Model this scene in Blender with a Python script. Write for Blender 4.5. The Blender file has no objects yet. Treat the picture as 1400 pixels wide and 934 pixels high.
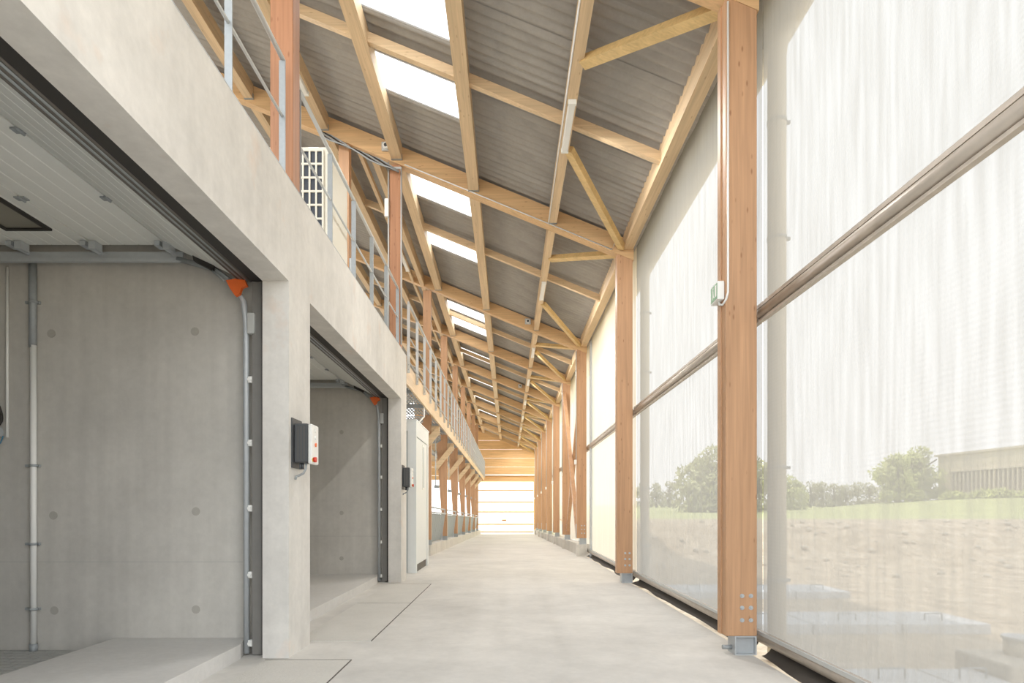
import bpy, bmesh, math, random
from mathutils import Vector, Matrix, noise

random.seed(7)
C = bpy.context.scene.collection
SC = bpy.context.scene

# ------------------------------------------------------------------ camera
cam = bpy.data.cameras.new('camera')
cam.sensor_width = 36.0
cam.lens = 850.0 / 1400.0 * 36.0
cam.shift_x = 5.0 / 1400.0
cam.shift_y = 231.0 / 1400.0
cam.clip_end = 1000
camo = bpy.data.objects.new('camera', cam)
C.objects.link(camo)
camo.location = (0, 0, 1.4)
camo.rotation_euler = (math.radians(90), 0, 0)
SC.camera = camo

# ------------------------------------------------------------------ world, sun, exposure
W = bpy.data.worlds.new('sky')
SC.world = W
W.use_nodes = True
wn = W.node_tree.nodes
wl = W.node_tree.links
bg = wn['Background']
tc = wn.new('ShaderNodeTexCoord')
sp = wn.new('ShaderNodeSeparateXYZ')
rm = wn.new('ShaderNodeValToRGB')
wl.new(tc.outputs['Generated'], sp.inputs[0])
wl.new(sp.outputs['Z'], rm.inputs[0])
rm.color_ramp.elements[0].position = 0.0
rm.color_ramp.elements[0].color = (0.97, 0.985, 1.0, 1)
rm.color_ramp.elements[1].position = 0.7
rm.color_ramp.elements[1].color = (0.88, 0.94, 1.0, 1)
wl.new(rm.outputs[0], bg.inputs['Color'])
bg.inputs['Strength'].default_value = 2.7

sun = bpy.data.lights.new('sun', 'SUN')
sun.energy = 3.6
sun.angle = math.radians(1.5)
sun.color = (1.0, 0.93, 0.82)
suno = bpy.data.objects.new('sun', sun)
C.objects.link(suno)
suno.rotation_euler = Vector((0.42, -0.45, -1.0)).to_track_quat('-Z', 'Y').to_euler()

SC.view_settings.view_transform = 'Standard'
SC.view_settings.look = 'None'
SC.view_settings.gamma = 1.0
SC.view_settings.use_curve_mapping = False
SC.view_settings.exposure = 0.46
SC.cycles.max_bounces = 14
SC.cycles.diffuse_bounces = 8
SC.cycles.transparent_max_bounces = 24
SC.cycles.transmission_bounces = 10

# ------------------------------------------------------------------ materials
def s2l(c):
    return tuple(((v / 255) / 12.92 if v / 255 <= 0.04045 else ((v / 255 + 0.055) / 1.055) ** 2.4) for v in c) + (1,)

def newmat(name):
    m = bpy.data.materials.new(name)
    m.use_nodes = True
    return m, m.node_tree.nodes, m.node_tree.links, m.node_tree.nodes['Principled BSDF']

def plain(name, rgb, rough=0.5, metal=0.0, var=0.06, scale=12.0, bump=0.0):
    """slightly uneven painted / galvanised / plastic surface"""
    m, n, l, p = newmat(name)
    c = s2l(rgb)
    tx = n.new('ShaderNodeTexCoord')
    nz = n.new('ShaderNodeTexNoise'); nz.inputs['Scale'].default_value = scale; nz.inputs['Detail'].default_value = 4
    l.new(tx.outputs['Object'], nz.inputs['Vector'])
    mx = n.new('ShaderNodeMix'); mx.data_type = 'RGBA'
    mx.inputs[6].default_value = tuple(v * (1 - var) for v in c[:3]) + (1,)
    mx.inputs[7].default_value = tuple(min(1, v * (1 + var)) for v in c[:3]) + (1,)
    l.new(nz.outputs['Fac'], mx.inputs[0]); l.new(mx.outputs[2], p.inputs['Base Color'])
    p.inputs['Roughness'].default_value = rough; p.inputs['Metallic'].default_value = metal
    if bump:
        b = n.new('ShaderNodeBump'); b.inputs['Strength'].default_value = bump; b.inputs['Distance'].default_value = 0.01
        l.new(nz.outputs['Fac'], b.inputs['Height']); l.new(b.outputs[0], p.inputs['Normal'])
    return m

def wood(name, rgb, axis, knots=0.5):
    m, n, l, p = newmat(name)
    c = s2l(rgb)
    tx = n.new('ShaderNodeTexCoord'); oi = n.new('ShaderNodeObjectInfo')
    ad = n.new('ShaderNodeVectorMath'); ad.operation = 'ADD'
    sc = n.new('ShaderNodeVectorMath'); sc.operation = 'SCALE'; sc.inputs['Scale'].default_value = 37.0
    cx = n.new('ShaderNodeCombineXYZ')
    for i in range(3): l.new(oi.outputs['Random'], cx.inputs[i])
    l.new(cx.outputs[0], sc.inputs[0]); l.new(tx.outputs['Object'], ad.inputs[0]); l.new(sc.outputs[0], ad.inputs[1])
    def mp(a, b):
        q = n.new('ShaderNodeMapping'); s = [b, b, b]; s['XYZ'.index(axis)] = a
        q.inputs['Scale'].default_value = s; l.new(ad.outputs[0], q.inputs[0]); return q
    g = n.new('ShaderNodeTexNoise'); g.inputs['Scale'].default_value = 1.0; g.inputs['Detail'].default_value = 6; g.inputs['Distortion'].default_value = 0.6
    l.new(mp(1.2, 38).outputs[0], g.inputs['Vector'])
    lam = n.new('ShaderNodeTexNoise'); lam.inputs['Scale'].default_value = 1.0; lam.inputs['Detail'].default_value = 2
    l.new(mp(0.5, 7).outputs[0], lam.inputs['Vector'])
    vo = n.new('ShaderNodeTexVoronoi'); vo.inputs['Scale'].default_value = 1.0
    l.new(mp(4.2, 13).outputs[0], vo.inputs['Vector'])
    kr = n.new('ShaderNodeMapRange'); kr.inputs[1].default_value = 0.06; kr.inputs[2].default_value = 0.16; kr.inputs[3].default_value = knots; kr.inputs[4].default_value = 0.0
    l.new(vo.outputs['Distance'], kr.inputs[0])
    r = n.new('ShaderNodeValToRGB')
    e = r.color_ramp.elements
    e[0].position = 0.32; e[0].color = tuple(v * 0.80 for v in c[:3]) + (1,)
    e[1].position = 0.68; e[1].color = tuple(min(1, v * 1.15) for v in c[:3]) + (1,)
    mg = n.new('ShaderNodeMath'); mg.operation = 'MULTIPLY_ADD'; mg.inputs[1].default_value = 0.55
    m2 = n.new('ShaderNodeMath'); m2.operation = 'MULTIPLY'; m2.inputs[1].default_value = 0.45
    l.new(lam.outputs['Fac'], m2.inputs[0]); l.new(g.outputs['Fac'], mg.inputs[0]); l.new(m2.outputs[0], mg.inputs[2])
    l.new(mg.outputs[0], r.inputs[0])
    mx = n.new('ShaderNodeMix'); mx.data_type = 'RGBA'
    l.new(kr.outputs[0], mx.inputs[0]); l.new(r.outputs[0], mx.inputs[6])
    mx.inputs[7].default_value = tuple(v * q for v, q in zip(c[:3], (0.42, 0.3, 0.25))) + (1,)
    l.new(mx.outputs[2], p.inputs['Base Color'])
    p.inputs['Roughness'].default_value = 0.5
    p.inputs['Specular IOR Level'].default_value = 0.3
    b = n.new('ShaderNodeBump'); b.inputs['Strength'].default_value = 0.15; b.inputs['Distance'].default_value = 0.004
    l.new(g.outputs['Fac'], b.inputs['Height']); l.new(b.outputs[0], p.inputs['Normal'])
    return m

def concrete(name, rgb, stain=0.25, streak=0.0, bump=0.15, scale=1.0, rough=0.85, rust=0.0):
    m, n, l, p = newmat(name)
    c = s2l(rgb)
    tx = n.new('ShaderNodeTexCoord')
    def nz(sc, det, rough_=0.6):
        q = n.new('ShaderNodeTexNoise'); q.inputs['Scale'].default_value = sc; q.inputs['Detail'].default_value = det
        q.inputs['Roughness'].default_value = rough_; l.new(tx.outputs['Object'], q.inputs['Vector']); return q
    big = nz(0.7 * scale, 5); fine = nz(14 * scale, 8, 0.7); mid = nz(3.1 * scale, 6)
    def ramp(src, lo, hi, a, b):
        q = n.new('ShaderNodeMapRange'); q.inputs[1].default_value = lo; q.inputs[2].default_value = hi
        q.inputs[3].default_value = a; q.inputs[4].default_value = b; l.new(src, q.inputs[0]); return q.outputs[0]
    def mul(a, b):
        q = n.new('ShaderNodeMath'); q.operation = 'MULTIPLY'; l.new(a, q.inputs[0]); l.new(b, q.inputs[1]); return q.outputs[0]
    v = mul(mul(ramp(big.outputs['Fac'], 0.3, 0.7, 1 - stain, 1 + stain * 0.35), ramp(fine.outputs['Fac'], 0.3, 0.7, 0.95, 1.05)), ramp(mid.outputs['Fac'], 0.3, 0.7, 1 - stain * 0.35, 1 + stain * 0.2))
    if streak:
        mp = n.new('ShaderNodeMapping'); mp.inputs['Scale'].default_value = (7, 7, 0.35); l.new(tx.outputs['Object'], mp.inputs[0])
        st = n.new('ShaderNodeTexNoise'); st.inputs['Scale'].default_value = 1; st.inputs['Detail'].default_value = 5; l.new(mp.outputs[0], st.inputs['Vector'])
        v = mul(v, ramp(st.outputs['Fac'], 0.35, 0.65, 1 - streak, 1 + streak * 0.5))
    cv = n.new('ShaderNodeVectorMath'); cv.operation = 'SCALE'; cv.inputs[0].default_value = c[:3]
    l.new(v, cv.inputs['Scale'])
    out = cv.outputs[0]
    if rust:
        rn = nz(1.6, 4); f = ramp(rn.outputs['Fac'], 0.60, 0.72, 0.0, rust)
        mx = n.new('ShaderNodeMix'); mx.data_type = 'RGBA'; l.new(f, mx.inputs[0]); l.new(out, mx.inputs[6]); mx.inputs[7].default_value = s2l((214, 176, 146)); out = mx.outputs[2]
    l.new(out, p.inputs['Base Color'])
    p.inputs['Roughness'].default_value = rough; p.inputs['Specular IOR Level'].default_value = 0.25
    b = n.new('ShaderNodeBump'); b.inputs['Strength'].default_value = bump; b.inputs['Distance'].default_value = 0.01
    l.new(fine.outputs['Fac'], b.inputs['Height']); l.new(b.outputs[0], p.inputs['Normal'])
    return m

def cloth(name, rgb, see, trans, wr=0.4):
    """woven net: part open holes (transparent), part threads that scatter light through and back"""
    m, n, l, p = newmat(name)
    n.remove(p); out = n['Material Output']
    c = s2l(rgb)
    tr = n.new('ShaderNodeBsdfTransparent'); tl = n.new('ShaderNodeBsdfTranslucent'); df = n.new('ShaderNodeBsdfDiffuse')
    tl.inputs[0].default_value = c; df.inputs[0].default_value = c
    a = n.new('ShaderNodeMixShader'); b = n.new('ShaderNodeMixShader')
    a.inputs[0].default_value = 1 - trans; l.new(tl.outputs[0], a.inputs[1]); l.new(df.outputs[0], a.inputs[2])
    tx = n.new('ShaderNodeTexCoord'); mp = n.new('ShaderNodeMapping'); mp.inputs['Scale'].default_value = (1, 9, 0.7)
    l.new(tx.outputs['Object'], mp.inputs[0])
    nz = n.new('ShaderNodeTexNoise'); nz.inputs['Scale'].default_value = 1.5; nz.inputs['Detail'].default_value = 5; l.new(mp.outputs[0], nz.inputs['Vector'])
    wv = n.new('ShaderNodeTexWave'); wv.wave_type = 'BANDS'; wv.bands_direction = 'Z'; wv.inputs['Scale'].default_value = 9; wv.inputs['Distortion'].default_value = 1.5; l.new(tx.outputs['Object'], wv.inputs['Vector'])
    q = n.new('ShaderNodeMapRange'); q.inputs[1].default_value = 0.35; q.inputs[2].default_value = 0.65; q.inputs[3].default_value = 1 - see - 0.025; q.inputs[4].default_value = 1 - see + 0.025
    l.new(nz.outputs['Fac'], q.inputs[0])
    ad = n.new('ShaderNodeMath'); ad.operation = 'MULTIPLY_ADD'; ad.inputs[1].default_value = 0.015; l.new(wv.outputs['Fac'], ad.inputs[0]); l.new(q.outputs[0], ad.inputs[2])
    l.new(ad.outputs[0], b.inputs[0]); l.new(tr.outputs[0], b.inputs[1]); l.new(a.outputs[0], b.inputs[2])
    bp = n.new('ShaderNodeBump'); bp.inputs['Strength'].default_value = wr; bp.inputs['Distance'].default_value = 0.05
    l.new(nz.outputs['Fac'], bp.inputs['Height'])
    l.new(bp.outputs[0], tl.inputs['Normal']); l.new(bp.outputs[0], df.inputs['Normal'])
    l.new(b.outputs[0], out.inputs['Surface'])
    return m

def soil(name, cols, scale):
    m, n, l, p = newmat(name)
    tx = n.new('ShaderNodeTexCoord')
    nz = n.new('ShaderNodeTexNoise'); nz.inputs['Scale'].default_value = scale; nz.inputs['Detail'].default_value = 9; nz.inputs['Roughness'].default_value = 0.7
    l.new(tx.outputs['Object'], nz.inputs['Vector'])
    r = n.new('ShaderNodeValToRGB'); e = r.color_ramp.elements
    e[0].position = 0.3; e[0].color = s2l(cols[0]); e[1].position = 0.7; e[1].color = s2l(cols[-1])
    if len(cols) == 3:
        k = e.new(0.5); k.color = s2l(cols[1])
    l.new(nz.outputs['Fac'], r.inputs[0]); l.new(r.outputs[0], p.inputs['Base Color'])
    p.inputs['Roughness'].default_value = 0.95
    b = n.new('ShaderNodeBump'); b.inputs['Strength'].default_value = 0.5; b.inputs['Distance'].default_value = 0.05
    l.new(nz.outputs['Fac'], b.inputs['Height']); l.new(b.outputs[0], p.inputs['Normal'])
    return m

M = {}
for ax in 'XYZ':
    M['glulam' + ax] = wood('glulam_' + ax, (188, 148, 114), ax, 0.6)
    M['pale' + ax] = wood('pale_spruce_' + ax, (214, 188, 152), ax, 0.4)
    M['yellow' + ax] = wood('yellow_spruce_' + ax, (214, 184, 130), ax, 0.3)
    M['redwood' + ax] = wood('reddish_glulam_' + ax, (178, 130, 98), ax, 0.5)
    M['raft' + ax] = wood('rafter_glulam_' + ax, (210, 174, 130), ax, 0.45)
    M['board' + ax] = wood('gable_board_' + ax, (220, 180, 130), ax, 0.35)
M['wall'] = concrete('pale_cast_concrete', (220, 217, 211), 0.16, 0.04, 0.12, rust=0.30)
M['room'] = concrete('room_concrete', (199, 196, 189), 0.14, 0.06, 0.12)
M['floor'] = concrete('floor_concrete', (210, 207, 201), 0.18, 0, 0.12, 0.8, 0.75)
M['slab'] = concrete('slab_concrete', (208, 206, 202), 0.08, 0, 0.2)
M['plate'] = concrete('tread_plate', (206, 203, 196), 0.06, 0, 0.6, 3.0)
M['paver'] = concrete('paver_grey', (176, 176, 172), 0.10, 0, 0.2, 2.0)
M['plinth'] = concrete('plinth_concrete', (208, 204, 196), 0.12, 0.08, 0.15)
M['sheet'] = concrete('fibre_cement_sheet', (163, 159, 153), 0.18, 0, 0.1, 1.2, 0.8)
M['galv'] = plain('galvanised_steel', (184, 189, 192), 0.42, 0.15, 0.08, 20)
M['galvd'] = plain('dull_galvanised', (156, 161, 163), 0.5, 0.15, 0.12, 30)
M['rail'] = plain('light_grey_rail', (196, 198, 196), 0.45, 0.3, 0.04)
M['steel'] = plain('worn_roller_steel', (190, 180, 168), 0.4, 0.25, 0.18, 9)
M['dark'] = plain('black_rubber', (50, 47, 44), 0.7, 0, 0.1)
M['ribs'] = plain('grey_rubber_seal', (98, 94, 88), 0.6, 0.1, 0.1)
M['darkbox'] = plain('charcoal_plastic', (74, 76, 78), 0.5, 0, 0.06)
M['white'] = plain('white_plastic', (232, 232, 228), 0.4, 0, 0.02)
M['panel'] = plain('grey_white_panel', (232, 233, 228), 0.45, 0, 0.03)
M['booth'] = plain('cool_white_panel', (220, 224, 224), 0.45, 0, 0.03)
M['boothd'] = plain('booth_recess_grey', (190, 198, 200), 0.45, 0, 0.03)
M['orange'] = plain('orange_plastic', (226, 106, 44), 0.45)
M['red'] = plain('red_knob', (206, 56, 38), 0.4)
M['yel'] = plain('yellow_collar', (228, 186, 60), 0.4)
M['green'] = plain('exit_green', (96, 150, 104), 0.4)
M['greypanel'] = plain('grey_blue_panel', (150, 158, 160), 0.55, 0.2, 0.05)
M['cream'] = plain('cream_unit_casing', (226, 222, 208), 0.45, 0, 0.02)
M['coil'] = plain('dark_condenser_coil', (58, 64, 74), 0.5, 0.2)
M['pipe'] = plain('cream_downpipe', (224, 214, 192), 0.5, 0, 0.03)
M['blue'] = plain('blue_cable', (70, 130, 160), 0.5)
M['brown'] = plain('brown_plate', (188, 120, 58), 0.5)
M['glass'], _n, _l, _p = newmat('smoky_window')
_p.inputs['Base Color'].default_value = s2l((132, 128, 116)); _p.inputs['Roughness'].default_value = 0.08; _p.inputs['Specular IOR Level'].default_value = 0.7
M['net'] = cloth('windbreak_net', (140, 138, 133), 0.135, 0.70, 0.22)
M['netbounce'] = cloth('bounce_tinted_net', (204, 196, 180), 0.05, 0.6, 0.25)  # warm bounced light painted into the net colour of the farther bays
M['sky'] = cloth('translucent_sheet', (250, 250, 250), 0.10, 0.80, 0.1)
M['doorsheet'] = cloth('translucent_door', (252, 250, 244), 0.10, 0.80, 0.1)
M['gravel'] = soil('gravel_ground', [(160, 142, 118), (196, 178, 152), (220, 206, 184)], 2.2)
M['grass'] = soil('grass', [(168, 174, 112), (186, 190, 128), (200, 202, 144)], 0.8)
M['bark'] = soil('bark', [(84, 72, 58), (112, 98, 80)], 5)
M['leaf1'] = soil('spring_leaves', [(188, 194, 118), (208, 212, 142)], 0.7)
M['leaf2'] = soil('dull_leaves', [(176, 174, 136), (194, 192, 154)], 0.7)
M['leaf3'] = soil('olive_leaves', [(182, 184, 130), (202, 202, 150)], 0.7)
M['barn'] = wood('weathered_cladding', (216, 204, 184), 'Z', 0.1)
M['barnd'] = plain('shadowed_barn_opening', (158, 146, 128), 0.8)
M['chan'] = plain('dull_dark_channel', (126, 124, 120), 0.5, 0.1, 0.08)
M['tie'] = concrete('plug_mortar', (174, 170, 162), 0.1)
M['flap'] = plain('dusty_black_rubber', (66, 61, 56), 0.75, 0, 0.25, 6)
M['stone'] = concrete('pale_stone', (214, 204, 186), 0.15)
M['cover'] = concrete('cover_slab', (216, 218, 220), 0.06)

# ------------------------------------------------------------------ builders
def B():
    return bmesh.new()

def box(bm, x0, x1, y0, y1, z0, z1):
    v = [bm.verts.new(p) for p in ((x0,y0,z0),(x1,y0,z0),(x1,y1,z0),(x0,y1,z0),(x0,y0,z1),(x1,y0,z1),(x1,y1,z1),(x0,y1,z1))]
    for f in ((0,3,2,1),(4,5,6,7),(0,1,5,4),(1,2,6,5),(2,3,7,6),(3,0,4,7)):
        bm.faces.new([v[i] for i in f])
    return bm

def prism(bm, pts, axis, a, b):
    """extrude a 2-D outline along an axis: X -> pts=(y,z), Y -> pts=(x,z), Z -> pts=(x,y)"""
    def q(p, t):
        return {'X': (t, p[0], p[1]), 'Y': (p[0], t, p[1]), 'Z': (p[0], p[1], t)}[axis]
    A = [bm.verts.new(q(p, a)) for p in pts]; D = [bm.verts.new(q(p, b)) for p in pts]
    k = len(pts)
    bm.faces.new(A); bm.faces.new(D[::-1])
    for i in range(k):
        bm.faces.new((A[i], D[i], D[(i+1) % k], A[(i+1) % k]))
    bmesh.ops.recalc_face_normals(bm, faces=bm.faces)
    return bm

def tube(bm, pts, r, seg=10, cap=True):
    pts = [Vector(p) for p in pts]
    rings = []
    up = None
    for i, p in enumerate(pts):
        d = (pts[min(i+1, len(pts)-1)] - pts[max(i-1, 0)]).normalized()
        if up is None:
            up = Vector((0, 0, 1)) if abs(d.z) < 0.9 else Vector((1, 0, 0))
        s = d.cross(up).normalized(); u = s.cross(d).normalized(); up = u
        rings.append([bm.verts.new(p + (s * math.cos(t) + u * math.sin(t)) * r) for t in [2*math.pi*k/seg for k in range(seg)]])
    for a, b in zip(rings, rings[1:]):
        for k in range(seg):
            f = bm.faces.new((a[k], a[(k+1) % seg], b[(k+1) % seg], b[k])); f.smooth = True
    if cap:
        bm.faces.new(rings[0][::-1]); bm.faces.new(rings[-1])
    return bm

def beam(bm, p, q, w, h, up=(0, 0, 1)):
    """rectangular bar from p to q, w across, h along 'up'"""
    p, q = Vector(p), Vector(q); d = (q - p).normalized(); u = Vector(up); s = d.cross(u).normalized(); u = s.cross(d).normalized()
    c = []
    for o in (p, q):
        c.append([bm.verts.new(o + s * a * w / 2 + u * b * h / 2) for a, b in ((-1,-1),(1,-1),(1,1),(-1,1))])
    for i in range(4):
        bm.faces.new((c[0][i], c[0][(i+1) % 4], c[1][(i+1) % 4], c[1][i]))
    bm.faces.new(c[0][::-1]); bm.faces.new(c[1])
    bmesh.ops.recalc_face_normals(bm, faces=bm.faces)
    return bm

def bev(bm, w=0.006):
    bmesh.ops.bevel(bm, geom=[e for e in bm.edges], offset=w, segments=1, affect='EDGES')
    return bm

def worldloc(o):
    v = Vector((0, 0, 0))
    while o is not None:
        v += o.location; o = o.parent
    return v

def obj(name, bm, mat, parent=None):
    me = bpy.data.meshes.new(name)
    if parent is None:
        xs = [v.co for v in bm.verts]
        lo = Vector((min(v.x for v in xs), min(v.y for v in xs), min(v.z for v in xs))); hi = Vector((max(v.x for v in xs), max(v.y for v in xs), max(v.z for v in xs)))
        org = Vector(((lo.x + hi.x)/2, (lo.y + hi.y)/2, lo.z))
    else:
        org = worldloc(parent)
    bmesh.ops.translate(bm, verts=bm.verts, vec=-org)
    bm.to_mesh(me); bm.free()
    me.materials.append(M[mat] if isinstance(mat, str) else mat)
    o = bpy.data.objects.new(name, me); C.objects.link(o)
    if parent is None:
        o.location = org
    else:
        o.parent = parent
    return o

def tag(o, label, cat, group=None):
    o['label'] = label; o['category'] = cat
    if group: o['group'] = group
    return o

def thing(name, label, cat, loc, group=None):
    o = bpy.data.objects.new(name, None); C.objects.link(o); o.location = loc; o.empty_display_size = 0.1
    return tag(o, label, cat, group)

def struct(o, label=None):
    o['kind'] = 'structure'
    if label: o['label'] = label
    return o

def sroot(name, loc, label=None):
    o = bpy.data.objects.new(name, None); C.objects.link(o); o.location = loc; o.empty_display_size = 0.1
    return struct(o, label)

def inst(src, parent, loc, name=None):
    o = src.copy(); C.objects.link(o); o.parent = parent; o.location = loc
    return o

ORD = ['nearest', 'second', 'third', 'fourth', 'fifth', 'sixth', 'seventh', 'eighth', 'ninth', 'tenth', 'eleventh']

# ------------------------------------------------------------------ dimensions
FR = [1.5, 6.0, 12.0, 19.1, 24.1, 29.1, 34.1, 39.1, 44.1, 49.1, 54.1]      # frame lines along the aisle
SL = 0.41
def zrb(x): return 7.22 - SL * x                                            # underside of the rafters
def zfl(y): return 0.0 if y < 19 else -(y - 19) * 0.018                     # floor falls towards the far gate
XL = -2.08                                                                  # face of the concrete wall
RIDGE = -8.2

# ================================================================== SETTING
# floor
b = B()
ys = [-4, 19, 56.5]
prev = None
for y in ys:
    r = [b.verts.new((x, y, z)) for x, z in ((-20, zfl(y)), (2.36, zfl(y)), (2.36, zfl(y) - 0.25), (-20, zfl(y) - 0.25))]
    if prev:
        for i in range(4):
            b.faces.new((prev[i], r[i], r[(i+1) % 4], prev[(i+1) % 4]))
    else:
        b.faces.new(r)
    prev = r
b.faces.new(prev[::-1])
bmesh.ops.recalc_face_normals(b, faces=b.faces)
floor = struct(obj('floor', b, 'floor'), 'pale grey concrete aisle floor running to the far gate')

# tread plates set flush in the floor by the two openings
for (y0, y1) in ((2.6, 5.80), (6.65, 9.34), (9.36, 11.8)):
    b = B(); box(b, -2.27, -1.47, y0, y1, -0.002, 0.006); obj('cover_plate', b, 'plate', floor)
    b = B(); box(b, -1.47, -1.462, y0, y1, -0.002, 0.008); obj('plate_edge', b, 'ribs', floor)
    b = B(); box(b, -2.27, -1.462, y1, y1 + 0.008, -0.002, 0.008); obj('plate_edge', b, 'ribs', floor)

# pavers in the near room
b = B(); box(b, -9.0, -3.89, 0.3, 6.14, -0.002, 0.004); obj('paver_bed', b, 'darkbox', floor)
pv = None
for i in range(7):
    for j in range(13):
        x = -5.33 + i * 0.208; y = 4.76 + j * 0.108
        off = 0.104 if j % 2 else 0.0
        if x + off + 0.2 > -3.885: continue
        if pv is None:
            b = B(); box(b, 0, 0.194, 0, 0.092, 0, 0.02); bev(b, 0.004)
            me = bpy.data.meshes.new('paver'); b.to_mesh(me); b.free(); me.materials.append(M['paver'])
            pv = bpy.data.objects.new('paver', me); C.objects.link(pv); o = pv
        else:
            o = pv.copy(); C.objects.link(o)
        o.parent = floor; o.location = Vector((x + off, y, 0.0)) - floor.location

# raised loading slabs in both rooms
b = B(); prism(b, [(-3.88, 0.3), (-2.52, 0.3), (-2.52, 5.85), (-2.60, 6.145), (-3.88, 6.145)], 'Z', 0.0, 0.14)
o = obj('raised_slab', b, 'slab', floor)
b = B(); prism(b, [(-8.5, 6.41), (-2.50, 6.41), (-2.50, 11.86), (-2.58, 12.295), (-8.5, 12.295)], 'Z', 0.0, 0.14)
o = obj('raised_slab', b, 'slab', floor)

# concrete wall with the two big openings
b = B()
box(b, -2.33, XL, -0.27, 0.35, 0, 3.575)
box(b, -2.33, XL, 5.89, 6.52, 0, 3.575)
box(b, -2.33, XL, 12.06, 12.68, 0, 3.575)
box(b, -2.33, XL, -0.27, 12.68, 3.575, 4.55)
bmesh.ops.remove_doubles(b, verts=b.verts, dist=0.0005)
wl_ = struct(obj('wall_left', b, 'wall'), 'cast concrete wall with two wide openings on the left of the aisle')
b = B(); box(b, -2.14, XL + 0.003, -0.27, 12.68, 4.55, 4.556); obj('edge_strip', b, 'galv', wl_)
# partition walls with their formwork marks
for k, (y0, lab) in enumerate(((6.15, 'concrete partition at the end of the near room'), (12.3, 'concrete partition at the end of the second room'), (0.0, 'concrete partition beside the entrance'))):
    b = B(); box(b, -9.0, -2.33, y0, y0 + 0.25, 0, 4.3)
    w = struct(obj('wall_partition_%d' % (k + 1), b, 'room'), lab)
    if k < 2:
        sp_ = [(-4.52, 3.15), (-3.10, 3.17), (-4.5, 1.35), (-3.09, 1.39), (-4.49, 0.41), (-3.09, 0.42)] if k == 0 else [(-3.3, 2.95), (-3.3, 1.35), (-3.3, 0.45)]
        for (x, z) in sp_:
            b = B()
            ring = 16
            prism(b, [(x + 0.042*math.cos(t), z + 0.042*math.sin(t)) for t in [2*math.pi*q/ring for q in range(ring)]], 'Y', y0 - 0.0025, y0 + 0.01)
            obj('tie_hole_plug', b, 'tie', w)
        b = B(); box(b, -9, -2.6, y0 - 0.0015, y0 + 0.01, 0.888, 0.893); obj('construction_joint', b, 'paver', w)
b = B(); box(b, -9.25, -9.0, 0, 12.55, 0, 4.3); struct(obj('wall_back', b, 'room'), 'concrete back wall of the two rooms')
b = B(); box(b, -9.25, -2.33, 0.0, 12.68, 4.3, 4.54); struct(obj('ceiling_rooms', b, 'room'), 'concrete slab over the two rooms carrying the upper walkway')

# roof: corrugated sheets laid in columns and rows, translucent ones between two purlins
roof = sroot('ceiling', (0, 0, 7.6), 'dark corrugated fibre cement roof with rows of translucent sheets')
P = 0.873; Y0 = 1.743 - P
def sheet_mesh(name, x0, x1, mat):
    b = B(); L = []
    nseg = 30
    for k in range(nseg + 1):
        y = (P + 0.03) * k / nseg
        dz = 0.024 * math.cos(2 * math.pi * y / (P / 5))
        L.append((y, dz))
    rows = []
    for x in (x0, x1):
        rows.append([b.verts.new((x, y, -SL * x + dz)) for y, dz in L])
    for k in range(nseg):
        f = b.faces.new((rows[0][k], rows[0][k+1], rows[1][k+1], rows[1][k])); f.smooth = True
    me = bpy.data.meshes.new(name); b.to_mesh(me); b.free(); me.materials.append(M[mat]); return me
ROWS = [(2.95, -0.72, 0.0), (-0.66, -2.14, 0.015), (-2.08, -5.05, 0.03), (-5.0, RIDGE, 0.045)]
rm_ = [sheet_mesh('roof_sheet', a, c_, 'sheet') for a, c_, _ in ROWS]
sky_mesh = sheet_mesh('skylight_sheet', -0.66, -2.14, 'sky')
SKYCOL = {8, 10, 14, 17, 23, 25, 30, 36, 42, 48, 53, 58}
ncol = int((54.6 - Y0) / P) + 1
for i in range(ncol):
    for r, (a, c_, dz) in enumerate(ROWS):
        me = sky_mesh if (r == 1 and i in SKYCOL) else rm_[r]
        o = bpy.data.objects.new('skylight_sheet' if me is sky_mesh else 'roof_sheet', me); C.objects.link(o)
        o.parent = roof
        o.location = (0, Y0 + i * P, 7.22 + 0.415 + dz + (0.010 if i % 2 else 0.0) - 7.6)
b = B()
zr = 7.22 - SL * RIDGE + 0.5
L = []
for k in range(0, 61):
    y = Y0 + (ncol * P) * k / 60
    L.append((b.verts.new((RIDGE, y, zr)), b.verts.new((-19.5, y, zr - 11.3 * SL))))
for p, q in zip(L, L[1:]): b.faces.new((p[0], q[0], q[1], p[1]))
obj('rear_roof_slope', b, 'sheet', roof)

# ------------------------------------------------------------------ far gable and its gate
GY = 54.2
gab = sroot('wall_far', (0, GY, zfl(GY)), 'timber boarded gable wall over the far gate')
edges = [4.05, 4.42, 5.18, 5.95, 6.72, 7.5, 8.3, 9.1, 9.9, 10.7]
def roofz(x): return 7.22 - SL * x + 0.36
for a, c_ in zip(edges, edges[1:]):
    xr = min(2.5, (7.22 + 0.36 - c_) / SL) if c_ > roofz(2.5) else 2.5
    xr0 = min(2.5, (7.22 + 0.36 - a) / SL) if a > roofz(2.5) else 2.5
    if xr0 <= -8: continue
    b = B(); prism(b, [(-8.2, a + 0.012), (xr0, a + 0.012), (xr, c_), (-8.2, c_)], 'Y', GY, GY + 0.06)
    obj('gable_board', b, 'boardX', gab)
b = B(); box(b, -3.0, 2.5, GY - 0.12, GY, 4.42, 4.56); obj('cross_rail', b, 'white', gab)
b = B(); box(b, -3.0, 2.5, GY - 0.2, GY, 3.9, 4.2); obj('lintel', b, 'boardX', gab)
zf = zfl(GY)
for (x0, x1) in ((-3.1, -2.87), (2.21, 2.42)):
    b = B(); box(b, x0, x1, GY - 0.15, GY + 0.05, zf, 3.95); obj('gate_post', b, 'boardZ', gab)
gate = sroot('door_1', (-0.33, GY, zf), 'bright translucent sectional gate closing the far end of the aisle')
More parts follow.
